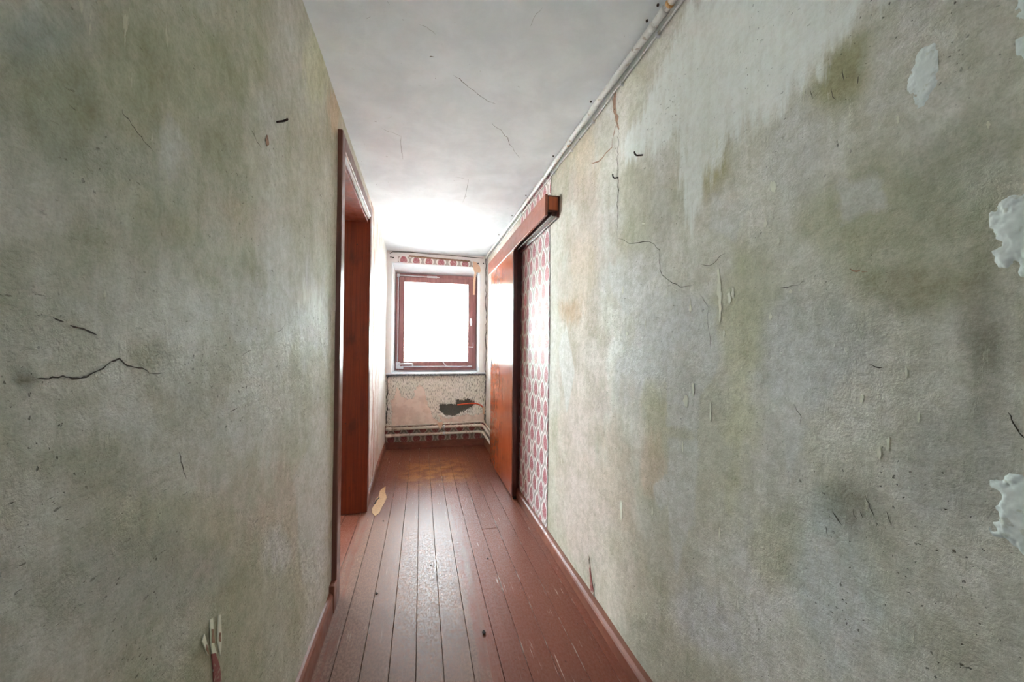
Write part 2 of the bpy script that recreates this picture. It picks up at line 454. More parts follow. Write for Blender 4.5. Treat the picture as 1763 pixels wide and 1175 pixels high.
def crack(pix, surf, width, mat, parent, seed=0, taper=True, name='crack'):
    """a fissure: narrow ragged strip lying in the surface, traced from photo pixels"""
    P = [np.array(p, float) for p in jitter_path(pix, 6, 3.0)]
    Q = [surf['at'](p[0], p[1]) for p in P]
    rs = np.random.RandomState(seed+1)
    V = []; Fc = []
    for i, q in enumerate(Q):
        t = Q[min(i+1, len(Q)-1)]-Q[max(i-1, 0)]; t = t/(np.linalg.norm(t)+1e-9)
        s = np.cross(t, surf['n']); s = s/(np.linalg.norm(s)+1e-9)
        e = min(i, len(Q)-1-i)/max(1, len(Q)-1)*6
        wd = width*.55*(min(1, .25+e) if taper else 1)*(.55+.9*rs.rand())
        o = surf['n']*(surf['off'](q)+.0012)
        V += [q+o-s*wd/2, q+o+s*wd/2]
        if i: Fc.append([2*i-2, 2*i-1, 2*i+1, 2*i])
    return from_data(name, V, Fc, mat, parent)

# ------------------------------------------------------------------ stained walls: grids with stain attributes
SURF = dict(
    R=dict(at=onR, n=np.array([-1., 0, 0]), off=lambda q: float(bulge(q[1], q[2], 11))),
    L=dict(at=onL, n=np.array([1., 0, 0]), off=lambda q: float(bulge(q[1], q[2], 23))),
    C=dict(at=onC, n=np.array([0, 0, -1.]), off=lambda q: 0.0),
    F=dict(at=onF, n=np.array([0, 0, 1.]), off=lambda q: 0.001),
)
def blob(A, Z, at, cx, cy, rx, ry, ax=1):
    """soft ellipse on the wall; centre and radii given in photo pixels, turned into metres on the wall"""
    c = at(cx, cy); a = at(cx+rx, cy)-c; b = at(cx, cy+ry)-c
    m = np.array([[a[ax], b[ax]], [a[2], b[2]]]); inv = np.linalg.inv(m)
    dy = A-c[ax]; dz = Z-c[2]
    u = inv[0, 0]*dy+inv[0, 1]*dz; v = inv[1, 0]*dy+inv[1, 1]*dz
    wob = (fbm(A, Z, 6, 5, int(cx) % 50)-.5)*1.5+(fbm(A*2.2, Z*.8, 16, 4, int(cy) % 50)-.5)*.7
    r = np.sqrt(u*u+v*v)+wob
    t = np.clip((1.25-r)/.85, 0, 1)
    return t*t*(3-2*t)
def lin(c): return np.array(srgb(*c)[:3])
def paint(A, Z, base, blobs, at, seed):
    t = np.ones((len(A), 3))*lin(base)
    n1 = fbm(A, Z, 2.6, 4, seed); n2 = fbm(A*1.0, Z*.35, 5, 4, seed+9)
    k = np.clip((n1-.42)/.22, 0, 1)[:, None]
    t = t*(1-.5*k)+lin((170, 168, 140))*.5*k
    k = np.clip((n2-.52)/.18, 0, 1)[:, None]
    t = t*(1-.55*k)+lin((208, 206, 202))*.55*k
    for cx, cy, rx, ry, col, s in blobs:
        k = (blob(A, Z, at, cx, cy, rx, ry)*s)[:, None]
        t = t*(1-k)+np.minimum(lin(col)*1.2, .64)*k
    return t
def in_poly(A, Z, poly):
    ins = np.zeros(len(A), bool); n = len(poly)
    for i in range(n):
        y0, z0 = poly[i]; y1, z1 = poly[(i+1) % n]
        c = ((z0 > Z) != (z1 > Z)) & (A < (y1-y0)*(Z-z0)/(z1-z0+1e-12)+y0)
        ins ^= c
    return ins
def poly_soft(A, Z, poly, soft):
    d = np.full(len(A), 1e9)
    for i in range(len(poly)):
        a = np.array(poly[i]); b = np.array(poly[(i+1) % len(poly)]); ab = b-a
        t = np.clip(((A-a[0])*ab[0]+(Z-a[1])*ab[1])/(ab@ab), 0, 1)
        d = np.minimum(d, np.hypot(A-a[0]-t*ab[0], Z-a[1]-t*ab[1]))
    d = np.where(in_poly(A, Z, poly), d, -d)
    return np.clip(.5+d/soft*.5, 0, 1)
def grid(As, Zs, hole=None):
    A, Z = np.meshgrid(As, Zs, indexing='ij'); na, nz = A.shape
    i, j = np.meshgrid(np.arange(na-1), np.arange(nz-1), indexing='ij'); i = i.ravel(); j = j.ravel()
    if hole:
        ca = (np.asarray(As)[i]+np.asarray(As)[i+1])/2; cz = (np.asarray(Zs)[j]+np.asarray(Zs)[j+1])/2
        k = ~((ca > hole[0]) & (ca < hole[1]) & (cz > hole[2]) & (cz < hole[3])); i = i[k]; j = j[k]
    q = lambda a, b: a*nz+b
    return A.ravel(), Z.ravel(), np.stack([q(i, j), q(i+1, j), q(i+1, j+1), q(i, j+1)], 1)
def axis_pts(lo, mid, hi, fine, coarse, extra=()):
    v = list(np.arange(lo, mid, coarse))+list(np.arange(mid, hi, fine))+[hi]
    for e in extra: v = [x for x in v if abs(x-e) > fine*.45]+[e]
    return np.array(sorted(v))
def add_core(V, Fc, attrs, boxes):
    for (x0, x1, y0, y1, z0, z1) in boxes:
        b = len(V)
        V = np.r_[V, [[x, y, z] for x in (x0, x1) for y in (y0, y1) for z in (z0, z1)]]
        Fc = list(Fc)+[[b+i for i in f] for f in ((0, 1, 3, 2), (4, 6, 7, 5), (0, 4, 5, 1), (2, 3, 7, 6), (0, 2, 6, 4), (1, 5, 7, 3))]
        for k in attrs:
            a = attrs[k]
            attrs[k] = np.r_[a, np.tile(a.mean(0), (8, 1)) if a.ndim == 2 else np.zeros(8)]
    return V, Fc, attrs

LIGHT, OLIVE, OLD, PINK, WARM, GREY, BLUE = (202, 203, 196), (146, 147, 112), (112, 112, 84), (200, 182, 172), (196, 170, 148), (174, 175, 170), (182, 190, 188)
# --- right wall
blR = [(1020, 430, 70, 90, LIGHT, .4), (1000, 600, 70, 420, (170, 156, 144), .65), (1150, 570, 90, 60, (206, 206, 206), .75), (1090, 640, 60, 60, LIGHT, .6), (1380, 590, 130, 90, GREY, .7),  # tall pinkish-beige blob by the wallpaper, painted darker to offset excess light
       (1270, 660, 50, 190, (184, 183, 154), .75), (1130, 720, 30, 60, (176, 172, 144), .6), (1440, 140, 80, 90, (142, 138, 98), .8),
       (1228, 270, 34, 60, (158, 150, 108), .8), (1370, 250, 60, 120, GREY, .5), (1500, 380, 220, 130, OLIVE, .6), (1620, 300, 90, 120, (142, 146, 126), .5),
       (1560, 500, 120, 70, (140, 136, 106), .6), (1460, 885, 75, 60, (112, 108, 92), .6), (1690, 600, 80, 160, (108, 104, 82), .7),  # last blob: stain at the near end, darkened further to imitate light falloff
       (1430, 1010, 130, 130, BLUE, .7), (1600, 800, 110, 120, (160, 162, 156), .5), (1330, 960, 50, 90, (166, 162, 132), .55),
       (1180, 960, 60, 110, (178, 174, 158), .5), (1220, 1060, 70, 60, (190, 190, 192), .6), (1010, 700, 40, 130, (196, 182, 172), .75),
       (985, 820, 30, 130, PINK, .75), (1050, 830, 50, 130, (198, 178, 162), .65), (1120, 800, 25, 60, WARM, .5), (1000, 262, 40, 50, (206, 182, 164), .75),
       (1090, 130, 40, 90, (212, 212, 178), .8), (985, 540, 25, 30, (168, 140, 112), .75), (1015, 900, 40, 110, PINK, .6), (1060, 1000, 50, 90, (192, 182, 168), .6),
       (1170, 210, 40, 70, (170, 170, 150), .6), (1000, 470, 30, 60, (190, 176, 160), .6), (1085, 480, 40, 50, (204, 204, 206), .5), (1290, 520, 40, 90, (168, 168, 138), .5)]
wpoly = [(onR(*p)[1], onR(*p)[2]) for p in [(1192, 12), (1330, -160), (1560, -40), (1440, 60), (1335, 190), (1262, 225), (1212, 320), (1190, 385), (1172, 300), (1160, 232), (1128, 262), (1106, 250), (1112, 180), (1150, 95)]]
wpolyB = [(onR(*p)[1], onR(*p)[2]) for p in [(1068, 250), (1076, 232), (1120, 178), (1130, 225), (1095, 275), (1072, 278)]]
ys = axis_pts(BACK, .25, D, .009, .08); zs = np.linspace(0, H, 240)
A, Z, Fc = grid(ys, zs)
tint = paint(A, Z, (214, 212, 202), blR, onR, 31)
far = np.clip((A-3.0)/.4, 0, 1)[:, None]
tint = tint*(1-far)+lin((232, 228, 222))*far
wash = np.maximum(poly_soft(A, Z, wpoly, .10)*.95, poly_soft(A, Z, wpolyB, .06)*.85)
wash = np.maximum(wash, np.clip((Z-(H-.045))/.02, 0, 1))
V = np.c_[XRz(Z)-bulge(A, Z, 11)*np.clip((3.1-A)/.4, 0.1, 1), A, Z]
skim = np.zeros(len(A))
for q in ([(1100, 512), (1180, 505), (1240, 520), (1242, 640), (1206, 680), (1200, 745), (1150, 735), (1148, 655), (1104, 640)], [(1320, 590), (1420, 560), (1485, 600), (1400, 720), (1352, 860), (1345, 720), (1318, 680)],
          [(1152, 755), (1204, 757), (1196, 900), (1165, 985), (1150, 880)], [(1180, 1030), (1230, 1068), (1262, 1110), (1240, 1122), (1186, 1075)], [(1046, 452), (1086, 460), (1082, 545), (1050, 500)],
          [(1120, 830), (1155, 815), (1150, 870), (1132, 880)], [(1225, 330), (1290, 350), (1262, 420), (1215, 400)], [(1440, 310), (1520, 300), (1540, 360), (1450, 380)], [(1380, 900), (1440, 930), (1520, 1100), (1440, 1200), (1390, 1050)], [(960, 600), (975, 560), (990, 640), (975, 720)]):
    skim = np.maximum(skim, poly_soft(A, Z, [(onR(*p)[1], onR(*p)[2]) for p in q], .07))
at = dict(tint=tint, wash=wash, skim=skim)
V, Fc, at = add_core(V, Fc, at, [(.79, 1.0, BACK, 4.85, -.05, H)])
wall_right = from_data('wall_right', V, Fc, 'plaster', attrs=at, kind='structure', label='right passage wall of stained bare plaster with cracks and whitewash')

# --- left wall
OP0, OP1, OPZ = 1.905, 2.845, 2.05                   # doorway rough opening
blL = [(300, 120, 160, 120, (150, 152, 122), .6), (90, 200, 100, 130, (128, 132, 104), .6), (260, 300, 90, 90, (180, 184, 174), .4), (380, 240, 40, 60, (150, 150, 126), .7),
       (120, 430, 140, 60, (160, 158, 134), .5), (260, 610, 40, 30, (142, 136, 108), .7), (40, 655, 34, 24, (96, 90, 60), .8), (150, 800, 130, 90, (142, 142, 116), .5),
       (430, 470, 30, 60, (148, 144, 120), .6), (545, 540, 30, 70, (222, 224, 218), .85), (470, 540, 60, 60, LIGHT, .6), (430, 700, 70, 120, (198, 196, 188), .55),
       (510, 760, 50, 120, (204, 194, 186), .6), (500, 880, 60, 80, (196, 178, 168), .6), (550, 860, 20, 200, (206, 194, 190), .6), (300, 900, 120, 60, (160, 160, 132), .5),
       (200, 1000, 200, 100, (152, 154, 144), .5), (480, 940, 20, 40, (206, 208, 204), .7), (545, 90, 18, 90, (206, 206, 166), .7), (575, 190, 12, 50, (200, 168, 140), .7),
       (420, 380, 50, 40, (176, 164, 146), .5), (500, 300, 40, 80, (186, 186, 172), .5), (60, 60, 80, 80, (140, 150, 146), .6), (100, 560, 120, 60, (172, 174, 164), .5)]
def left_wall(name, y0, y1, hole, label, seed):
    ys = axis_pts(y0, max(y0, .3), y1, .009, .08, extra=(OP0, OP1)); ys = ys[(ys >= y0-1e-6) & (ys <= y1+1e-6)]
    zs = np.array(sorted(list(np.linspace(0, H, 240))+[OPZ]))
    A, Z, Fc = grid(ys, zs, hole)
    tint = paint(A, Z, (194, 193, 178), blL, onL, 57)
    far = np.clip((A-2.75)/.15, 0, 1)
    strk = np.clip((fbm(A*6, Z*.9, 3.2, 4, 77)-.50)/.10, 0, 1)*np.clip((3.95-A)/.7+.3*fbm(A, Z, 5, 3, 3), 0, 1)
    fc = lin((226, 222, 216))*(1-strk[:, None])+lin((186, 152, 138))*strk[:, None]
    tint = tint*(1-far[:, None])+fc*far[:, None]
    wash = poly_soft(A, Z, [(onL(*p)[1], onL(*p)[2]) for p in [(512, 470), (560, 500), (562, 620), (530, 560), (505, 530)]], .12)*.6
    wash = wash*(1-far)+np.clip((A-3.5)/1.0, 0, .55)*far
    xl = np.where(A < 2.9, XL, XL-.011*(A-2.9)/1.62)
    V = np.c_[xl+bulge(A, Z, 23)*np.clip(np.abs(A-2.4)/.6-.6, .12, 1), A, Z]
    Fc = Fc[:, ::-1]
    skim = np.zeros(len(A))
    for q in ([(380, 700), (440, 640), (470, 560), (500, 600), (470, 720), (420, 830), (395, 780)], [(500, 820), (540, 740), (565, 700), (560, 1000), (520, 1010)], [(250, 240), (300, 180), (330, 260), (300, 330), (262, 300)], [(60, 480), (150, 470), (190, 560), (90, 600)], [(150, 680), (260, 690), (240, 760), (160, 740)], [(440, 500), (520, 480), (545, 560), (470, 590)]):
        skim = np.maximum(skim, poly_soft(A, Z, [(onL(*p)[1], onL(*p)[2]) for p in q], .10)*.9)
    return A, V, Fc, dict(tint=tint, wash=wash, skim=skim)
A, V, Fc, at = left_wall('wall_left', BACK, D, (OP0, OP1, -.1, OPZ), '', 0)
V, Fc, at = add_core(V, Fc, at, [(-.54, -.392, BACK, OP0, -.05, H), (-.54, -.392, OP1, D+.02, -.05, H), (-.54, -.392, OP0, OP1, OPZ, H)])
wall_left = from_data('wall_left', V, Fc, 'plaster', attrs=at, kind='structure', label='left passage wall of olive-stained plaster with a doorway')

# --- far wall with the window opening
WX0, WX1, WZ0, WZ1 = -.325, .668, .845, 2.10
xs = np.array(sorted(list(np.linspace(-.40, .775, 200))+[WX0, WX1])); zs = np.array(sorted(list(np.linspace(0, H, 380))+[WZ0, WZ1]))
A, Z, Fc = grid(xs, zs, (WX0, WX1, WZ0, WZ1))
def dpoly(pts): return [(onD(*p)[0], onD(*p)[2]) for p in pts]
torn = poly_soft(A, Z, dpoly([(684, 668), (690, 680), (700, 690), (712, 686), (716, 668), (722, 662), (730, 668), (734, 690), (740, 706), (746, 722), (756, 728), (834, 726), (834, 712), (815, 715), (790, 716), (770, 722), (756, 716), (764, 735), (676, 735), (674, 716), (684, 700), (680, 684)]), .05)
torn = np.maximum(torn, poly_soft(A, Z, dpoly([(672, 690), (680, 684), (690, 705), (692, 728), (676, 728)]), .04)*.8)
hole = poly_soft(A, Z, dpoly([(757, 697), (785, 697), (786, 688), (798, 690), (806, 687), (818, 693), (812, 702), (795, 710), (780, 717), (765, 715), (756, 706)]), .05)
hv = hole+(fbm(A, Z, 45, 3, 5)-.5)*.5
wash = np.clip((Z-(WZ0-.01))/.01, 0, 1)
V = np.c_[A, D-(fbm(A, Z, 3, 3, 40)-.5)*.006-(fbm(A, Z, 30, 2, 41)-.5)*.0016+np.clip((hv-.4)/.15, 0, 1)*.014, Z]
at = dict(torn=torn, hole=hole, wash=wash, tint=np.ones((len(A), 3)))
V, Fc, at = add_core(V, Fc, at, [(-.40, .79, D+.022, 4.86, -.05, .82), (-.40, .79, D+.022, 4.86, WZ1+.02, H), (-.54, -.36, D+.022, 4.86, .8, WZ1+.03), (.70, .79, D+.022, 4.86, .8, WZ1+.03)])
wall_far = from_data('wall_far', V, Fc, 'backing', attrs=at, kind='structure', label='end wall of the passage with stripped wallpaper under the window')

# --- ceiling, floor base, unseen shell of the passage and the side room
ceiling = box('ceiling', 'ceil', (-3.3, 1.0, BACK-.1, 4.86, H, H+.15), bev=0, kind='structure', label='grey-white limewashed ceiling with hairline cracks')
floor = box('floor', 'dark', (-3.3, 1.0, BACK-.1, 4.86, -.12, -.022), bev=0, kind='structure', label='floor of long brown-painted boards worn grey along the middle')
bm = bmesh.new()
for d in ((-.54, .04, BACK-.1, BACK, -.05, H), (.34, 1.0, BACK-.1, BACK, -.05, H), (.04, .34, BACK-.1, BACK, -.05, 1.3), (.04, .34, BACK-.1, BACK, 1.9, H)): bx(bm, *d)
wall_back = from_bm('wall_back', bm, 'side', kind='structure', label='back wall of the passage behind the viewpoint')
bm = bmesh.new()
for d in ((-3.3, -3.15, .4, 3.1, -.05, H), (-3.3, -3.15, 4.4, 4.86, -.05, H), (-3.3, -3.15, 3.1, 4.4, -.05, .8), (-3.3, -3.15, 3.1, 4.4, 2.1, H)): bx(bm, *d)
wall_west = from_bm('wall_side_room_west', bm, 'side', kind='structure', label='pale outer wall of the side room through the doorway')
bm = bmesh.new()
for d in ((-3.3, -3.0, 4.6, 4.86, -.05, H), (-1.8, -.54, 4.6, 4.86, -.05, H), (-3.0, -1.8, 4.6, 4.86, -.05, .8), (-3.0, -1.8, 4.6, 4.86, 2.1, H)): bx(bm, *d)
wall_n = from_bm('wall_side_room_north', bm, 'side', kind='structure', label='pale end wall of the side room')
wall_s = box('wall_side_room_south', 'side', (-3.3, -.54, .3, .45, -.05, H), bev=0, kind='structure', label='pale near wall of the side room')
floor_side = box('floor_side_room', 'base', (-3.15, -.589, .45, 4.6, -.022, -.001), bev=0, kind='structure', label='brown painted floor of the side room')

# ------------------------------------------------------------------ floor boards
joints = [[.9], [3.9], [4.1], [.4], [3.6], [1.1], [.2], [.6], [3.7], [.3], [2.42]]
edges = [-.588, -.49, -.3925, -.295, -.1975, -.099, -.006, .090, .192, .294, .388, .486, .583, .681, .752]
rs = np.random.RandomState(5)
for i, (a, b) in enumerate(zip(edges[:-1], edges[1:])):
    cut = [BACK]+joints[i % 11]+[D+.01]
    y_in = a < XL-.03                                  # boards of the doorway threshold
    if y_in: cut = [.46, 4.59] if a < -.5 else [OP0-.02, OP1+.02]
    for c0, c1 in zip(cut[:-1], cut[1:]):
        dz = -rs.rand()*.0012; g = (.0004+rs.rand()*.0006)*(1 if a < .2 else .4)
        tilt = (rs.rand()-.5)*.0012
        yy = np.array(sorted({c0+.0006, c0+.003, c1-.0006, c1-.003} | set(np.arange(c0+.2, c1-.1, .35))))
        prof = [(a+g, -.02, 1), (a+g, -.0016, 1), (a+g+.0011, 0, .9), (a+g+.012, 0, 0), (b-g-.012, 0, 0), (b-g-.0011, 0, .9), (b-g, -.0016, 1), (b-g, -.02, 1)]
        V = []; ed = []
        for k, y in enumerate(yy):
            e = .0015 if k in (0, len(yy)-1) else 0
            wob = (rs.rand()-.5)*.0006
            for j, (x, z, q) in enumerate(prof):
                V.append((x+wob*(1 if j > 3 else -1)*.5, y, z+dz+tilt*(-1 if j < 4 else 1)-e*(z > -.01))); ed.append(q)
        m = len(prof); Fc = []
        for k in range(len(yy)-1):
            for j in range(m-1): Fc.append([k*m+j, (k+1)*m+j, (k+1)*m+j+1, k*m+j+1])
        Fc.append(list(range(m))); Fc.append([(len(yy)-1)*m+j for j in range(m)][::-1])
        from_data('plank', V, [f[::-1] for f in Fc], 'floor', floor, smooth=False, attrs=dict(edge=ed))
poly_sheet('bare_patch', 'ochre', [onF(*p)+np.array([0, 0, .0004]) for p in [(641, 884), (640, 877), (646, 868), (647, 860), (652, 856), (654, 846), (659, 841), (664, 838), (663, 848), (666, 857), (662, 866), (658, 873), (653, 884), (646, 889)]], (0, 0, 1), .0009, floor, label='ochre patch where the floor paint has flaked off')
poly_sheet('chip_shadow', 'dark', [onF(*p)+np.array([0, 0, .0004]) for p in [(644, 868), (648, 861), (653, 856), (653.5, 858), (649, 863), (646, 869)]], (0, 0, 1), .0013, floor)

# ------------------------------------------------------------------ skirting boards
def skirting(name, pts, h, t, side, label):
    """moulded board along pts (x, y at the wall face); side = unit normal into the room"""
    prof = [(0, 0), (t, 0), (t, h*.78), (t*.9, h*.90), (t*.62, h*.98), (t*.3, h), (0, h)]
    V = []; m = len(prof)
    for p in pts:
        for d, z in prof: V.append((p[0]+side[0]*d, p[1]+side[1]*d, z))
    Fc = []
    for k in range(len(pts)-1):
        for j in range(m): Fc.append([k*m+j, k*m+(j+1) % m, (k+1)*m+(j+1) % m, (k+1)*m+j])
    Fc.append(list(range(m))); Fc.append([(len(pts)-1)*m+j for j in range(m)][::-1])
    bm = bmesh.new(); vs_ = [bm.verts.new(v) for v in V]
    for f in Fc: bm.faces.new([vs_[i] for i in f])
    return from_bm(name, bm, 'base', kind='structure', label=label)
bl = skirting('baseboard_left', [(XL-.008, BACK), (XL-.008, 1.795)], .092, .026, (1, 0), 'brown skirting along the near left wall up to the door casing')
box('plinth_block', 'base', (XL-.008, XL+.022, 1.795, 1.846, 0, .118), bl, bev=.003)
skirting('baseboard_left_far', [(XL-.006, 2.93), (XL-.017, D)], .082, .024, (1, 0), 'brown skirting on the left wall past the doorway')
skirting('baseboard_right', [(.752, BACK), (.756, 2.93)], .058, .038, (-1, 0), 'brown rounded skirting along the right wall')
skirting('baseboard_right_far', [(.756, 3.83), (.756, D)], .075, .022, (-1, 0), 'brown skirting on the right wall beyond the sliding door')
skirting('baseboard_far', [(-.38, D+.004), (.75, D+.004)], .077, .022, (0, -1), 'brown skirting under the pipes on the end wall')

# ------------------------------------------------------------------ left doorway
d1 = empty('door_1', (XL, 2.37, 0), kind='structure', label='brown cased doorway to the side room on the left')
F0, F1 = XL-.012, XL+.021
box('casing', 'casing', (F0, F1, 1.842, 1.918, 0, 2.131), d1, bev=.004)
hc = box('head_casing', 'casing', (F0, F1+.0, 1.918, 2.835, 2.062, 2.131), d1, bev=.003)
box('worn_edge', 'white', (XL-.03, F1-.006, 1.925, 2.828, 2.045, 2.063), hc, bev=.002, label='worn white edge under the head casing')
box('casing', 'casing', (F0, F1, 2.835, 2.905, 0, 2.131), d1, bev=.004)
box('jamb', 'jamb', (-.545, F1-.003, 1.895, 1.920, 0, 2.04), d1, bev=.002)
fj = box('jamb', 'jamb', (-.552, F1-.002, 2.832, 2.858, 0, 2.04), d1, bev=.003, label='dark varnished jamb on the far side of the doorway')
box('head_lining', 'jamb', (-.545, XL+.004, 1.920, 2.832, 2.02, 2.046), d1, bev=.002)
for z in (.27, .93, 1.72):
    bm = bmesh.new(); bx(bm, -.562, -.55, 2.826, 2.838, z, z+.075, .002)
    from_bm('hinge', bm, 'rust', fj)
for z, x in ((1.86, -.44), (.62, -.50), (.18, -.47)):
    tube('nail_hole', 'dark', [(x, 2.8325, z), (x, 2.8310, z)], .0045, fj, n=8)

# ------------------------------------------------------------------ wallpaper left on the walls
def paper_right(y0, y1, mat, name):
    ys = np.linspace(y0, y1, 34); zs = np.linspace(.03, H-.002, 90)
    A, Z, Fc = grid(ys, zs)
    edge = .004*np.where(A < y0+.001, 1, 0)*(fbm(A, Z, 9, 3, 2)-.5)
    V = np.c_[XRz(Z)-bulge(A, Z, 11)*np.clip((3.1-A)/.4, .1, 1)-.0022, A+edge, Z]
    n = len(V)
    V2 = V.copy(); V2[:, 0] += .0018
    V = np.r_[V, V2]; Fc = np.r_[Fc, Fc[:, ::-1]+n]
    rim = [[j, j+1, n+j+1, n+j] for j in range(len(zs)-1)]
    return from_data(name, V, list(Fc)+rim, mat, wall_right, uv=np.c_[V[:, 1]-2.34, V[:, 2]-1.09], label='strip of white wallpaper with red medallions between plaster and sliding door')
paper_right(2.218, 2.95, 'paper', 'wallpaper')
tube('paper_edge', 'hair', [(XRz(z)-float(bulge(2.215, z, 11))-.001, 2.2155+.0012*math.sin(z*9), z) for z in np.linspace(.06, H-.04, 40)], .0016, wall_right, n=6)
poly_sheet('wallpaper_border', 'paper', [onD(*p)+np.array([0, -.006, 0]) for p in [(685, 441), (703, 443), (704, 440), (740, 443), (780, 446.5), (808, 448.5), (813, 452), (816, 460.5), (780, 458), (740, 455.5), (685, 451.5)]], (0, 1, 0), .003, wall_far, uvaxes=(0, 2), uvo=(-.203, 2.138), label='band of red medallion wallpaper above the window')
poly_sheet('wallpaper_border', 'paper_dark', [np.array([x, D-.007, z]) for x, z in [(-.385, .06), (-.385, .262), (-.2, .255), (-.17, .27), (-.08, .252), (.1, .258), (.2, .245), (.3, .266), (.45, .256), (.6, .27), (.742, .26), (.742, .06)]], (0, 1, 0), .004, wall_far, uvaxes=(0, 2), uvo=(-.32, .115), label='grimy strip of medallion wallpaper behind the pipes')
tube('bare_strip', 'crackp', [onD(*p)+np.array([0, -.006, 0]) for p in [(704, 441.5), (740, 444.5), (780, 448), (808, 450.5)]], .009, wall_far, n=8)
tube('crack', 'crack', [onD(*p)+np.array([0, -.004, 0]) for p in [(671, 437), (676, 434), (706, 434.5), (742, 438), (766, 439.5), (800, 442.5), (832, 445)]], .0035, wall_far, n=6)
for p in ((673, 443), (677, 444), (823, 454), (832, 454)):
    q = onD(*p); tube('screw_hole', 'dark', [(q[0], D-.008, q[2]), (q[0], D+.004, q[2])], .008, wall_far, n=8)
# ragged dark gaps in the corners beside the sill wall
crack([(837, 445), (837, 480), (836.5, 520), (837, 560), (836, 600), (836, 642)], dict(at=lambda x, y: onD(x, y)+np.array([0, -.008, 0]), n=np.array([0, -1., 0]), off=lambda q: .002), .014, 'crack', wall_far, 3, False, 'torn_corner')
crack([(836, 645), (836, 680), (835, 710), (834, 735)], dict(at=lambda x, y: onD(x, y)+np.array([0, -.008, 0]), n=np.array([0, -1., 0]), off=lambda q: .002), .022, 'dark', wall_far, 4, False, 'torn_corner')
crack([(666, 648), (665, 690), (664, 730)], dict(at=lambda x, y: onD(x, y)+np.array([.012, -.008, 0]), n=np.array([0, -1., 0]), off=lambda q: .002), .016, 'dark', wall_far, 5, False, 'torn_corner')
# torn slivers showing old wallpaper
def sliver(pix, surf, mat, parent, name='torn_sliver', th=.0016):
    P = [surf['at'](*p) for p in pix]
    P = [p+surf['n']*(surf['off'](p)+.0008) for p in P]
    return poly_sheet(name, mat, P, surf['n'], th, parent, uvaxes=(1, 2), uvo=tuple(np.mean(P, 0)[1:]))
sliver([(367, 1175), (366, 1150), (364, 1127), (370, 1125), (374, 1135), (378, 1148), (380, 1175)], SURF['L'], 'paper_dark', wall_left)
for pp in ([(363, 1110), (362, 1068), (367, 1065), (369, 1112), (373, 1126), (365, 1126)], [(375, 1105), (377, 1060), (381, 1058), (382, 1100), (380, 1130)], [(348, 1105), (352, 1092), (358, 1115), (358, 1130)]):
    sliver(pp, SURF['L'], 'cream', wall_left)
for pp in ([(364, 1108), (364, 1084), (367, 1084), (369, 1108)], [(377, 1104), (378, 1090), (380, 1090), (380, 1106)], [(354, 1120), (355, 1110), (357, 1118), (358, 1127)]):
    sliver(pp, SURF['L'], 'crackp', wall_left, th=.0024)
sliver([(1012, 955), (1014, 960), (1018, 995), (1022, 1022), (1022, 1030), (1016, 1022), (1016, 1000)], SURF['R'], 'paper_dark', wall_right)
crack([(1021, 1000), (1022, 1015), (1023, 1031)], SURF['R'], .006, 'dark', wall_right, 2)

# ------------------------------------------------------------------ cracks, gouges and filler on the plaster
def px(reg, sc, pts): return [(reg[0]+x/sc, reg[1]+y/sc) for x, y in pts]
RR = lambda pts: px((940, 100), 2.937, pts)
R2 = lambda pts: px((940, 450), 2.937, pts)
crack(RR([(362, 340), (370, 365), (364, 420), (362, 470), (360, 560), (362, 600), (366, 650), (360, 720), (362, 800), (360, 910)]), SURF['R'], .006, 'crack', wall_right, 1)
crack(RR([(360, 910), (392, 922), (420, 937), (470, 934), (520, 930), (548, 945), (575, 968), (573, 1010), (573, 1070), (590, 1100), (610, 1120), (640, 1135), (680, 1155), (740, 1150)]), SURF['R'], .004, 'crack', wall_right, 2)
crack(RR([(356, 165), (350, 210), (350, 260), (358, 310), (370, 362)]), SURF['R'], .034, 'crackp', wall_right, 3, True, 'chipped_crack')
crack(RR([(338, 185), (344, 225), (346, 265), (355, 318), (364, 345)]), SURF['R'], .0045, 'crack', wall_right, 4)
crack(RR([(352, 340), (340, 400), (332, 450), (300, 485), (262, 525), (225, 530)]), SURF['R'], .011, 'crackp', wall_right, 5)
crack(RR([(782, 1040), (825, 1053), (868, 1025), (880, 1000), (908, 988)]), SURF['R'], .0024, 'crack', wall_right, 6)
crack(RR([(1180, 1160), (1240, 1155), (1275, 1145), (1312, 1128)]), SURF['R'], .002, 'crack', wall_right, 7)
crack(R2([(775, 160), (800, 195), (822, 240), (818, 300), (826, 370), (828, 440)]), SURF['R'], .0022, 'crack', wall_right, 8)
crack(R2([(1250, 720), (1285, 790), (1285, 830)]), SURF['R'], .002, 'crack', wall_right, 9)
crack(R2([(1620, 515), (1680, 540), (1705, 535)]), SURF['R'], .0035, 'crack', wall_right, 10)
for k, q in enumerate([[(1395, 150), (1400, 170), (1410, 160)], [(1432, 150), (1436, 168), (1440, 172)], [(1450, 118), (1455, 140)], [(1480, 128), (1476, 148)]]):
    crack(q, SURF['R'], .002, 'crack', wall_right, 20+k)
for k, q in enumerate([[(1434, 882), (1448, 902), (1452, 906)], [(1468, 878), (1476, 894)], [(1490, 855), (1502, 880), (1506, 892)], [(1422, 905), (1428, 924)], [(1527, 880), (1535, 908)], [(1480, 880), (1486, 892)], [(1735, 712), (1750, 740), (1763, 756)]]):
    crack(q, SURF['R'], .0028, 'crack', wall_right, 30+k)
for k, q in enumerate([[(1462, 464), (1474, 468), (1480, 466)], [(1484, 470), (1492, 468)]]):
    crack(q, SURF['R'], .007, 'crackp', wall_right, 50+k)
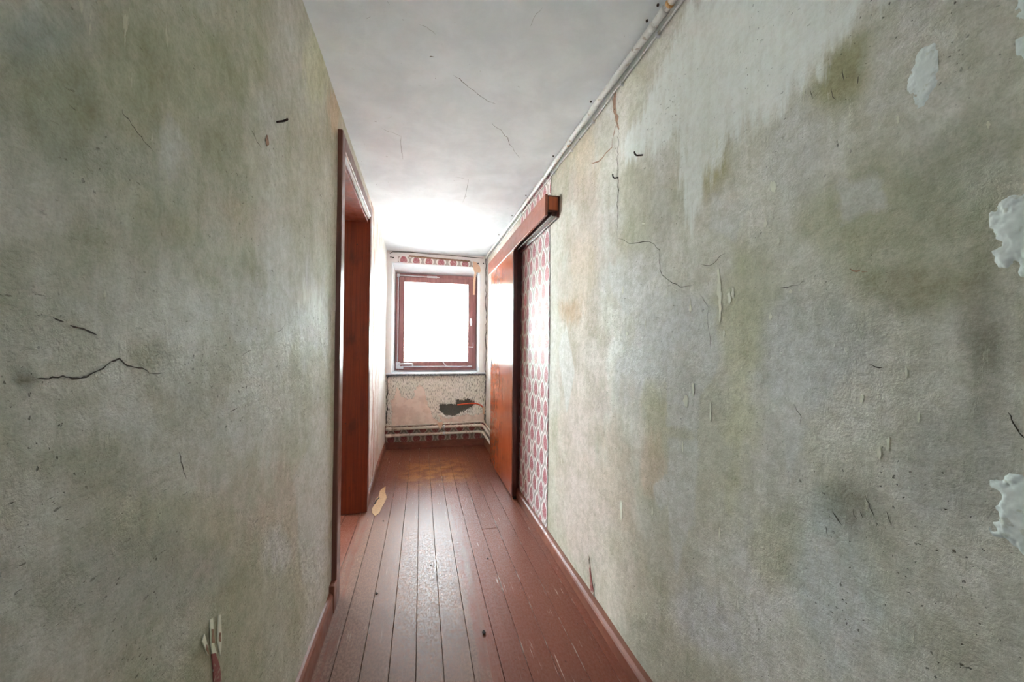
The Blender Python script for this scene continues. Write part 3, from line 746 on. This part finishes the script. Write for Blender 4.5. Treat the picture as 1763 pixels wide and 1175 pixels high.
# flaked chips showing a cream layer, taller than wide
chips = [(1238, 490, 6, 30), (1240, 530, 6, 34), (1256, 512, 5, 16), (1262, 505, 4, 14), (1189, 530, 2.5, 14), (1182, 690, 7, 16), (1194, 672, 2.5, 14), (1223, 712, 3, 22), (1326, 545, 3.5, 8),
         (1483, 688, 4, 10), (1080, 575, 2.5, 5), (1072, 500, 2, 8), (1528, 765, 5, 20), (1558, 640, 3, 14), (1332, 322, 7, 14), (1318, 385, 4, 12), (1340, 415, 4, 8), (1460, 252, 3, 3), (1512, 780, 6, 12), (1176, 770, 2, 10), (1360, 502, 4, 4), (1580, 720, 4, 10), (1246, 575, 3, 8), (1108, 385, 4, 2), (1375, 500, 2, 2), (1240, 920, 2, 12), (1070, 880, 3, 26), (1124, 880, 2, 10), (1545, 205, 4, 8), (1700, 215, 5, 7)]
for k, (cx, cy, rx, ry) in enumerate(chips):
    r_ = np.random.RandomState(k)
    sliver([(cx+rx*math.cos(t)*(.25+.7*r_.rand()), cy+ry*math.sin(t)*(.45+.6*r_.rand())) for t in np.linspace(0, 2*math.pi, 15)[:-1]], SURF['R'], 'cream', wall_right, 'plaster_chip', .0007)
L2 = lambda pts: px((0, 400), 2.937, pts)
crack(L2([(150, 745), (200, 742), (240, 738), (290, 728), (345, 740), (420, 735), (450, 710), (500, 693), (540, 660), (585, 637), (610, 662), (640, 682), (710, 690), (745, 712), (790, 718), (820, 710)]), SURF['L'], .0032, 'crack', wall_left, 61)
crack(L2([(335, 470), (400, 492), (475, 522)]), SURF['L'], .0045, 'crack', wall_left, 62)
crack(L2([(240, 432), (300, 452)]), SURF['L'], .003, 'crack', wall_left, 63)
crack(L2([(1372, 508), (1410, 497), (1435, 462)]), SURF['L'], .0026, 'crack', wall_left, 64)
crack(L2([(1212, 630), (1240, 606), (1266, 598)]), SURF['L'], .0026, 'crack', wall_left, 65)
crack(L2([(1160, 908), (1200, 888)]), SURF['L'], .0026, 'crack', wall_left, 66)
crack(L2([(585, 540), (586, 637)]), SURF['L'], .001, 'crack', wall_left, 67)
crack([(308, 780), (314, 808), (321, 826)], SURF['L'], .004, 'crack', wall_left, 68)
crack([(203, 188), (220, 215), (245, 245), (258, 262)], SURF['L'], .002, 'crack', wall_left, 69)
crack([(474, 935), (476, 975), (474, 1030)], SURF['L'], .002, 'crack', wall_left, 70)
crack([(430, 222), (437, 238), (447, 255)], SURF['L'], .003, 'crack', wall_left, 71)
sliver([(455, 240), (458, 232), (460, 236), (461, 249), (457, 252)], SURF['L'], 'crackp', wall_left, 'plaster_chip', .001)
C2 = lambda pts: px((500, 0), 2.67, pts)
for k, (q, wd) in enumerate([([(750, 340), (790, 375), (855, 425), (895, 460), (945, 478)], .0034), ([(925, 565), (965, 595), (1000, 635), (1010, 665), (1055, 725)], .003), ([(420, 590), (470, 608), (508, 625)], .0024), ([(508, 625), (512, 680), (518, 735)], .003),
        ([(760, 815), (818, 822), (805, 890), (792, 930)], .003), ([(430, 545), (468, 536)], .002), ([(445, 0), (455, 20)], .003), ([(590, 110), (640, 130), (668, 158)], .0016), ([(1100, 120), (1130, 60), (1160, 30)], .002)]):
    crack(C2(q), SURF['C'], wd, 'hair' if wd < .003 else 'crack', ceiling, 80+k)
crack([(738, 99), (743, 96), (748, 98)], SURF['C'], .006, 'hair', ceiling, 95)
crack([(632, 31), (638, 28)], SURF['C'], .004, 'hair', ceiling, 96)
# raised dabs of white filler
def filler(poly, surf, parent, thick, seed):
    P = [surf['at'](*p) for p in poly]; P = [np.array([p[1], p[2]]) for p in P]
    lo = np.min(P, 0)-.004; hi = np.max(P, 0)+.004
    n = 64; A, Z, Fc = grid(np.linspace(lo[0], hi[0], n), np.linspace(lo[1], hi[1], n))
    s = poly_soft(A, Z, [tuple(p) for p in P], .02)+(fbm(A, Z, 70, 4, seed)-.5)*.75
    h = np.clip((s-.42)/.25, -.4, 1)*thick+(fbm(A, Z, 80, 3, seed+3)-.5)*thick*.9*(s > .5)
    q = np.c_[XRz(Z)-bulge(A, Z, 11)-h, A, Z]
    keep = (s[Fc] > .36).any(1)
    Fc = Fc[keep]; used = np.unique(Fc); re = -np.ones(len(q), int); re[used] = np.arange(len(used))
    return from_data('filler_patch', q[used], re[Fc], 'filler', parent)
filler([(1590, 86), (1604, 88), (1609, 110), (1604, 140), (1596, 160), (1588, 178), (1583, 165), (1566, 160), (1566, 145), (1574, 120), (1580, 96)], SURF['R'], wall_right, .0016, 1)
filler([(1740, 340), (1790, 332), (1840, 360), (1850, 440), (1800, 490), (1763, 466), (1745, 448), (1725, 445), (1722, 420), (1708, 400), (1710, 372)], SURF['R'], wall_right, .003, 2)
filler([(1712, 832), (1760, 826), (1830, 840), (1840, 930), (1790, 960), (1745, 936), (1710, 920), (1716, 890), (1724, 860)], SURF['R'], wall_right, .003, 3)
filler([(1745, 18), (1763, -10), (1830, -20), (1830, 40), (1763, 25)], SURF['R'], wall_right, .002, 4)
filler([(1756, 70), (1800, 60), (1810, 110), (1760, 100)], SURF['R'], wall_right, .002, 5)

# ------------------------------------------------------------------ window in the end wall
WY = 4.74
fx = [pl(*p, 1, WY) for p in ((683, 469), (821, 478), (678.5, 637), (819, 638))]
X0 = (fx[0][0]+fx[2][0])/2; X1 = (fx[1][0]+fx[3][0])/2; Z1 = (fx[0][2]+fx[1][2])/2; Z0 = (fx[2][2]+fx[3][2])/2
win = empty('window_1', ((X0+X1)/2, WY, .84), kind='structure', label='brown wooden single-pane window in a deep white reveal')
def splay(parts):
    V = []; Fc = []
    for q in parts:
        b = len(V); V += list(q); Fc.append([b, b+1, b+2, b+3])
    return V, Fc
a0, a1, c0, c1 = WX0, WX1, WZ0, WZ1; yb = WY+.03
V, Fc = splay([[(a0, D, c0), (X0-.004, yb, Z0), (X0-.004, yb, Z1+.004), (a0, D, c1)], [(a1, D, c0), (a1, D, c1), (X1+.004, yb, Z1+.004), (X1+.004, yb, Z0)], [(a0, D, c1), (X0-.004, yb, Z1+.004), (X1+.004, yb, Z1+.004), (a1, D, c1)]])
# give the reveal lining a real body
Vb = [(v[0]+(-.012 if v[0] < .17 else .012), v[1], v[2]+(.012 if v[2] > 1.5 else 0)) for v in V]
m = len(V)
Fc2 = [list(f) for f in Fc]+[[i+m for i in f][::-1] for f in Fc]
for f in Fc:
    for i in range(4): Fc2.append([f[i], f[(i+1) % 4], f[(i+1) % 4]+m, f[i]+m])
from_data('reveal', V+Vb, Fc2, 'white', win, smooth=False, label='white painted window reveal')
box('outer_seal', 'white', (-.36, X0+.01, WY+.05, 4.86, .84, 2.12), win, bev=0)
box('outer_seal', 'white', (X1-.01, .70, WY+.05, 4.86, .84, 2.12), win, bev=0)
box('outer_seal', 'white', (X0+.01, X1-.01, WY+.05, 4.86, Z1-.01, 2.12), win, bev=0)
box('outer_seal', 'white', (X0+.01, X1-.01, WY+.05, 4.86, .82, Z0+.01), win, bev=0)
def frame4(name, x0, x1, y0, y1, z0, z1, wd, mat, parent, bev=.004):
    e = empty if False else None
    box(name+'_stile', mat, (x0, x0+wd, y0, y1, z0, z1), parent, bev=bev)
    box(name+'_stile', mat, (x1-wd, x1, y0, y1, z0, z1), parent, bev=bev)
    box(name+'_rail', mat, (x0+wd, x1-wd, y0, y1, z1-wd, z1), parent, bev=bev)
    box(name+'_rail', mat, (x0+wd, x1-wd, y0, y1, z0, z0+wd), parent, bev=bev)
frame4('frame', X0, X1, WY, WY+.06, Z0, Z1, .045, 'frame', win)
s = .040
frame4('sash', X0+s, X1-s, WY-.014, WY+.045, Z0+s, Z1-s, .062, 'frame', win, .006)
box('pane', 'glass', (X0+s+.055, X1-s-.055, WY+.015, WY+.019, Z0+s+.055, Z1-s-.055), win, bev=0)
# fittings: rods in the rebate, corner drive, lever handle
yr = WY-.010
tube('locking_rod', 'metal', [(X0+.030, yr, Z0+.05), (X0+.030, yr, Z1-.03)], .006, win, n=8)
tube('locking_rod', 'metal', [(X0+.02, yr, Z1-.028), (X0+.51, yr, Z1-.034)], .006, win, n=8)
tube('locking_rod', 'metal', [(X0+.08, yr-.012, Z0+.046), (X1-.06, yr-.012, Z0+.044)], .006, win, n=8)
cb = box('corner_bracket', 'metal', (X0+.012, X0+.062, yr-.022, yr+.008, Z0+.02, Z0+.10), win, bev=.006)
box('bracket_foot', 'metal', (X0+.03, X0+.10, yr-.026, yr+.006, Z0+.018, Z0+.048), cb, bev=.006)
box('corner_bracket', 'metal', (X0+.014, X0+.044, yr-.012, yr+.008, Z1-.05, Z1-.012), win, bev=.004)
lv = tube('handle', 'metal', smooth_path([(X0+.045, yr-.02, Z0+.076), (X0+.075, yr-.035, Z0+.080), (X0+.205, yr-.035, Z0+.078), (X0+.205, yr-.03, Z0+.052)], .014, 4), .0085, win, n=8, label='white window lever')
box('rod_joint', 'metal', (X0+.36, X0+.48, yr-.012, yr+.004, Z1-.044, Z1-.022), win, bev=.003)
tube('stay', 'metal', [(X0+.555, yr-.008, Z0+.105), (X0+.58, yr-.016, Z0+.07), (X0+.605, yr-.02, Z0+.045)], .005, win, n=8)
box('rod_end', 'metal', (X1-.10, X1-.052, yr-.022, yr, Z0+.034, Z0+.054), win, bev=.003)
q = pl(811, 553, 1, WY-.014)
poly_sheet('paint_splash', 'white', [pl(*p, 1, WY-.0142) for p in ((809, 548), (812, 549), (813, 555), (812, 561), (810, 562), (808.5, 556))], (0, -1, 0), .002, win)
poly_sheet('cobweb', 'white', [pl(*p, 1, WY-.0142) for p in ((806, 597), (814, 597.4), (814, 590), (815, 590), (815, 599), (806, 598))], (0, -1, 0), .001, win)
# sill
sill = box('sill', 'sillp', (-.384, .752, D-.026, WY+.03, .834, .853), win, bev=.004, label='white window sill with a bare worn front edge')
V = []
xsn = np.linspace(-.378, .746, 60)
r_ = np.random.RandomState(9)
bm = bmesh.new()
prev = None
for x in xsn:
    zt = .838+r_.rand()*.004; zb = .816+r_.rand()*.005
    row = [bm.verts.new((x, D-.020, zb)), bm.verts.new((x, D-.0275, zb+.004)), bm.verts.new((x, D-.0275, zt)), bm.verts.new((x, D-.010, zt)), bm.verts.new((x, D-.006, zb))]
    if prev:
        for k in range(5): bm.faces.new([prev[k], prev[(k+1) % 5], row[(k+1) % 5], row[k]])
    else: bm.faces.new(row)
    prev = row
bm.faces.new(prev[::-1])
from_bm('worn_edge', bm, 'sille', sill, label='bare grey front edge of the sill')
for k, p in enumerate([(822, 641.5, .012), (812, 642, .006), (700, 642, .004)]):
    c = pl(p[0], p[1], 2, .853); bm = bmesh.new(); bmesh.ops.create_icosphere(bm, subdivisions=2, radius=p[2])
    for v in bm.verts: v.co = Vector((c[0], min(c[1], D+.1), .853+p[2]*.4))+Vector((v.co.x*1.3, v.co.y, v.co.z*.5))*(.8+.4*random.random())
    from_bm('plaster_crumb', bm, 'filler', label=['largest white plaster crumb on the right end of the sill', 'smaller plaster crumb beside the large one on the sill', 'tiny plaster crumb on the left end of the sill'][k], cat='crumb', group='plaster crumbs on the sill')

# side-room windows inferred from the light, rear one added as fill; same build, unseen
def plain_window(name, c, w_, h_, axis, label):
    e = empty(name, c, kind='structure', label=label)
    t = .05
    for (u0, u1, v0, v1, nm) in ((-w_/2, -w_/2+t, 0, h_, 'frame_stile'), (w_/2-t, w_/2, 0, h_, 'frame_stile'), (-w_/2+t, w_/2-t, h_-t, h_, 'frame_rail'), (-w_/2+t, w_/2-t, 0, t, 'frame_rail'), (-w_/2+t, w_/2-t, t, h_-t, 'pane')):
        th = .025 if nm != 'pane' else .003
        if axis == 0: dd = (c[0]-th, c[0]+th, c[1]+u0, c[1]+u1, c[2]+v0, c[2]+v1)
        else: dd = (c[0]+u0, c[0]+u1, c[1]-th, c[1]+th, c[2]+v0, c[2]+v1)
        box(nm, 'glass' if nm == 'pane' else 'frame', dd, e, bev=0)
plain_window('window_2', (-3.22, 3.75, .8), 1.3, 1.3, 0, 'brown framed west window of the side room')
plain_window('window_4', (-2.4, 4.75, .8), 1.2, 1.3, 1, 'brown framed north window of the side room')
plain_window('rear_fill_window', (.19, BACK-.05, 1.3), .30, .60, 1, 'small brown framed window added behind the viewpoint as fill')

# ------------------------------------------------------------------ sliding door, its pelmet and batten
d2 = empty('door_2', (.70, 3.33, 0), kind='structure', label='orange-brown varnished sliding door on the right wall')
slab = box('slab', 'door', (.682, .716, 2.862, 3.80, .012, 1.985), d2, bev=.002)
box('edge_strip', 'door_edge', (.6835, .7145, 2.846, 2.8635, .012, 1.985), d2, bev=.002, label='dark near edge of the door')
cup = box('flush_pull', 'dark', (.6795, .69, 3.735, 3.752, .955, 1.06), slab, bev=.002, label='dark recessed pull')
box('pull_rim', 'metal', (.6785, .688, 3.752, 3.758, .95, 1.065), cup, bev=.001)
bm = bmesh.new(); bx(bm, .69, .712, 2.838, 2.852, 0.0, .022, .003)
from_bm('floor_guide', bm, 'rust', d2)
box('trim_1', 'door_edge', (.722, .772, 2.905, 2.958, 0, 1.93), bev=.003, kind='structure', label='dark wooden batten behind the edge of the sliding door')
pm = empty('sliding_door_pelmet', (.72, 3.0, 1.9), label='reddish brown boxed pelmet over the sliding door track', cat='pelmet')
PY0, PY1 = 2.056, 3.93
box('fascia', 'pelmet', (.675, .690, PY0, PY1, 1.902, 2.022), pm, bev=.0008)
box('top_board', 'pelmet', (.690, .765, PY0+.012, PY1, 2.006, 2.020), pm, bev=.001)
box('back_board', 'door_edge', (.745, .764, PY0+.003, PY1, 1.894, 2.006), pm, bev=.001)
ep = box('end_board', 'door_edge', (.690, .766, PY0+.004, PY0+.014, 1.925, 2.019), pm, bev=.001, label='dark rim of the pelmet end')
box('end_panel', 'pelmet_end', (.696, .752, PY0-.001, PY0+.008, 1.934, 2.010), ep, bev=.002, label='orange end panel')
box('track', 'dark', (.694, .716, PY0+.016, PY1, 1.955, 2.004), pm, bev=.001)
box('track_lip', 'pipew', (.7165, .7190, PY0+.012, PY1, 1.904, 1.911), pm, bev=0)
box('runner_board', 'door_edge', (.7195, .745, PY0+.016, PY1, 1.905, 1.955), pm, bev=.001)
for y in (2.30, 2.75, 3.2, 3.62):
    tube('nail_head', 'rust', [(.6755, y, 2.006), (.674, y, 2.006)], .0028, pm, n=8)

# ------------------------------------------------------------------ pipes on the end wall
def wall_pipe(z, yoff, r, zl, label, name, bend, couple):
    e = empty(name, (.15, D-yoff, z), label=label, cat='pipe', group='pipes under the window')
    yy = D-yoff; xe = .748-yoff*.75
    tube('pipe', 'pipe', smooth_path([(-.372, yy, zl), (xe, yy, z), (xe, 3.86, z-.012)], bend, 8), r, e, n=14)
    if couple:
        for x0, x1, k in ((-.372, -.312, 1.22), (-.275, -.225, 1.2)):
            tube('coupling', 'pipe', [(x0, yy, zl), (x0+.004, yy, zl), (x1-.004, yy, zl), (x1, yy, zl)], [r*1.02, r*k, r*k, r*1.02], e, n=14)
    return e
wall_pipe(.272, .030, .0075, .262, 'thin cream pipe, topmost of three below the window', 'small_pipe', .07, False)
p2 = wall_pipe(.236, .045, .0165, .232, 'thick cream heating pipe between the thin pipe and the lowest pipe', 'heating_pipe', .09, True)
p3 = wall_pipe(.162, .045, .0155, .158, 'lowest thick cream heating pipe just above the skirting', 'heating_pipe', .09, True)
for e, z in ((p2, .236), (p3, .162)):
    b = tube('pipe_clip', 'metal', [(.255, D-.045, z), (.275, D-.045, z)], .0188, e, n=14)
    tube('clip_stem', 'metal', [(.265, D-.045, z), (.265, D+.002, z)], .004, b, n=8)
poly_sheet('torn_paper', 'flap', [pl(*p, 1, D-.066) for p in ((752.5, 729), (757, 727.5), (763, 728), (760, 735), (758.5, 741), (757, 739), (755, 734))], (0, -1, 0), .0015, label='peach paper scrap caught over the pipes', cat='paper scrap')
# orange conduit in the hole
cp = [onD(*p) for p in ((787, 697.5), (797, 696), (810, 695), (820, 695), (827, 697.5), (831, 701), (832, 706))]
co = tube('conduit', 'orange', [c+np.array([0, -.012+.006*(i == 0), 0]) for i, c in enumerate(smooth_path(cp, .01, 3))], .0085, n=10, label='orange plastic conduit bending out of the dark hole in the wall', cat='conduit')
tube('conduit_end', 'flap', [onD(832, 700)+np.array([0, -.014, 0]), onD(832.5, 713)+np.array([0, -.014, 0])], .013, co, n=10)
# torn paper hanging over the window corner
fl = [(814, 450), (820, 452), (826, 459), (828, 466), (826, 470), (820.5, 469), (818.5, 483), (818, 491), (817.5, 508), (814, 508), (814.5, 485), (817, 470), (814.5, 461)]
poly_sheet('torn_paper', 'flap', [pl(*p, 1, D-.012) for p in fl], (0, -1, 0), .002, label='long peach strip of torn paper hanging over the window corner', cat='paper scrap')

# ------------------------------------------------------------------ pipe and cable along the ceiling corner
y_s = np.arange(BACK+.02, D-.02, .22)
gp = empty('ceiling_pipe', (.74, 1.2, H-.03), label='white painted pipe running along the ceiling corner above the right wall', cat='pipe')
cx_ = .738
tube('pipe', 'pipew', [(cx_+.002*math.sin(y*3), y, H-.019+.001*math.sin(y*2.1)) for y in list(y_s)+[D-.01]], .0125, gp, n=12)
for y in (1.055, 1.115, 1.545, 2.04, 2.62, 3.05, 3.6):
    b = tube('clip', 'pipew', [(cx_, y-.011, H-.019), (cx_, y-.009, H-.019), (cx_, y+.009, H-.019), (cx_, y+.011, H-.019)], [.0128, .0150, .0150, .0128], gp, n=12)
    tube('clip_screw', 'rust', [(cx_-.022, y, H-.001), (cx_-.022, y, H-.006)], .004, b, n=8)
tube('solder_joint', 'ochre', [(cx_, 1.02, H-.019), (cx_, 1.03, H-.019)], .0138, gp, n=12)
tube('solder_joint', 'ochre', [(cx_, 1.86, H-.019), (cx_, 1.872, H-.019)], .0138, gp, n=12)
gc = empty('cable', (.76, 1.2, H-.05), label='thin white cable clipped just below the ceiling pipe', cat='cable')
zc = lambda y: H-.040+.004*math.sin(y*1.7)+.0008*math.sin(y*23)
tube('sheath', 'pipew', [(XRz(H)-.007-float(bulge(y, H-.04, 11))*np.clip((3.1-y)/.4, .1, 1), y, zc(y)) for y in np.arange(BACK+.02, D-.02, .06)], .0045, gc, n=8)
for y in (.95, 1.12, 1.36, 1.62, 1.88, 2.15, 2.5, 2.9, 3.3, 3.8):
    xx = XRz(H)-.008-float(bulge(y, H-.04, 11))*np.clip((3.1-y)/.4, .1, 1)
    box('cable_clip', 'metal', (xx-.007, xx+.010, y-.004, y+.004, zc(y)-.012, zc(y)+.006), gc, bev=.002)
# ------------------------------------------------------------------ bent nails in the walls
def nail(pix, surf, rel, r, name, label, cat):
    q = surf['at'](*pix); q = q+surf['n']*surf['off'](q)
    pts = [q+surf['n']*a+np.array([0, b, c]) for a, b, c in rel]
    e = tube(name, 'rust', smooth_path(pts, .004, 4), r, n=8, label=label, cat=cat)
    return e
nail((1107, 266), SURF['R'], [(-.01, 0, 0), (.012, .002, -.004), (.020, .008, -.003), (.024, .014, .006), (.024, .016, .014)], .0030, 'bent_hook', 'rusty bent hook in bare plaster to the right of the long crack', 'hook')
nail((1064, 304), SURF['R'], [(-.01, 0, -.002), (.008, .001, -.006), (.015, .006, -.006), (.018, .012, .002), (.018, .013, .014)], .0028, 'bent_hook', 'rusty bent hook sitting in the long vertical crack', 'hook')
nl = nail((477, 212), SURF['L'], [(-.01, 0, 0), (.018, -.006, .004), (.028, -.012, .006), (.031, -.020, .003)], .0028, 'nail', 'short rusty nail sticking out of the left wall near the doorway', 'nail')
# ------------------------------------------------------------------ crumbs on the floor
for k, (cx, cy, r, lab) in enumerate([(833, 1091, .0065, 'largest dark crumb of debris on the worn grey boards'), (648.5, 1023, .0045, 'small dark crumb near the doorway casing'), (840, 963, .004, 'dark crumb beside the pale scratched board edge'), (742, 974, .003, 'tiny dark crumb in the window glare on the boards'), (660, 898, .004, 'dark crumb beside the ochre bare patch')]):
    c = onF(cx, cy); bm = bmesh.new(); bmesh.ops.create_icosphere(bm, subdivisions=2, radius=r)
    for v in bm.verts: v.co = Vector(c)+Vector((v.co.x*1.2, v.co.y*1.5, max(v.co.z*.7+r*.45, 0)))*(.75+.5*random.random())
    for v in bm.verts: v.co.z = max(v.co.z, -.0005)
    from_bm('floor_crumb', bm, 'rubble', label=lab, cat='crumb', group='crumbs on the floor')

# ------------------------------------------------------------------ outdoors seen through the window
box('ground', 'gravel', (-60, 60, -60, 80, -3.2, -3.0), bev=0, kind='structure', label='pale gravel yard outside the window, lightened to bounce light indoors')  # ground kept pale so it reflects light up to the ceiling
def tree(x, y, zc_, rad, seed, label):
    e = empty('tree', (x, y, -3), label=label, cat='tree', group='trees outside the window')
    r_ = np.random.RandomState(seed)
    tube('trunk', 'bark', [(x, y, -3), (x+.1, y, -1), (x-.05, y+.1, zc_-.2), (x, y, zc_+rad*.5)], [.16, .12, .09, .03], e, n=10)
    for k in range(7):
        a = k*.9; tube('branch', 'bark', [(x, y, zc_-rad*.5+k*.15), (x+math.cos(a)*rad*.4, y+math.sin(a)*rad*.4, zc_-.1+k*.12), (x+math.cos(a)*rad*.8, y+math.sin(a)*rad*.8, zc_+.2+k*.12)], [.05, .03, .01], e, n=6)
    N = 2600
    d = r_.randn(N, 3); d /= np.linalg.norm(d, axis=1)[:, None]
    c = d*(r_.rand(N, 1)**.45)*rad*np.array([1, 1, 1.15])*(.75+.5*vn(d[:, :1]*3, d[:, 2:]*3, seed))+np.array([x, y, zc_])
    V = []; Fc = []
    for i in range(N):
        u = r_.randn(3); u /= np.linalg.norm(u); v = np.cross(u, r_.randn(3)); v /= np.linalg.norm(v); s_ = .05+.05*r_.rand()
        b = len(V); V += [c[i]-u*s_, c[i]+v*s_*.5, c[i]+u*s_, c[i]-v*s_*.5+np.cross(u, v)*s_*.15]; Fc.append([b, b+1, b+2, b+3])
    from_data('foliage', V, Fc, 'leaf', e, smooth=False, kind='stuff')
tree(-1.3, 11.5, 1.9, 1.9, 1, 'leafy green tree outside the left half of the window')
tree(2.6, 13.5, 2.0, 2.0, 2, 'leafy green tree outside the right half of the window')
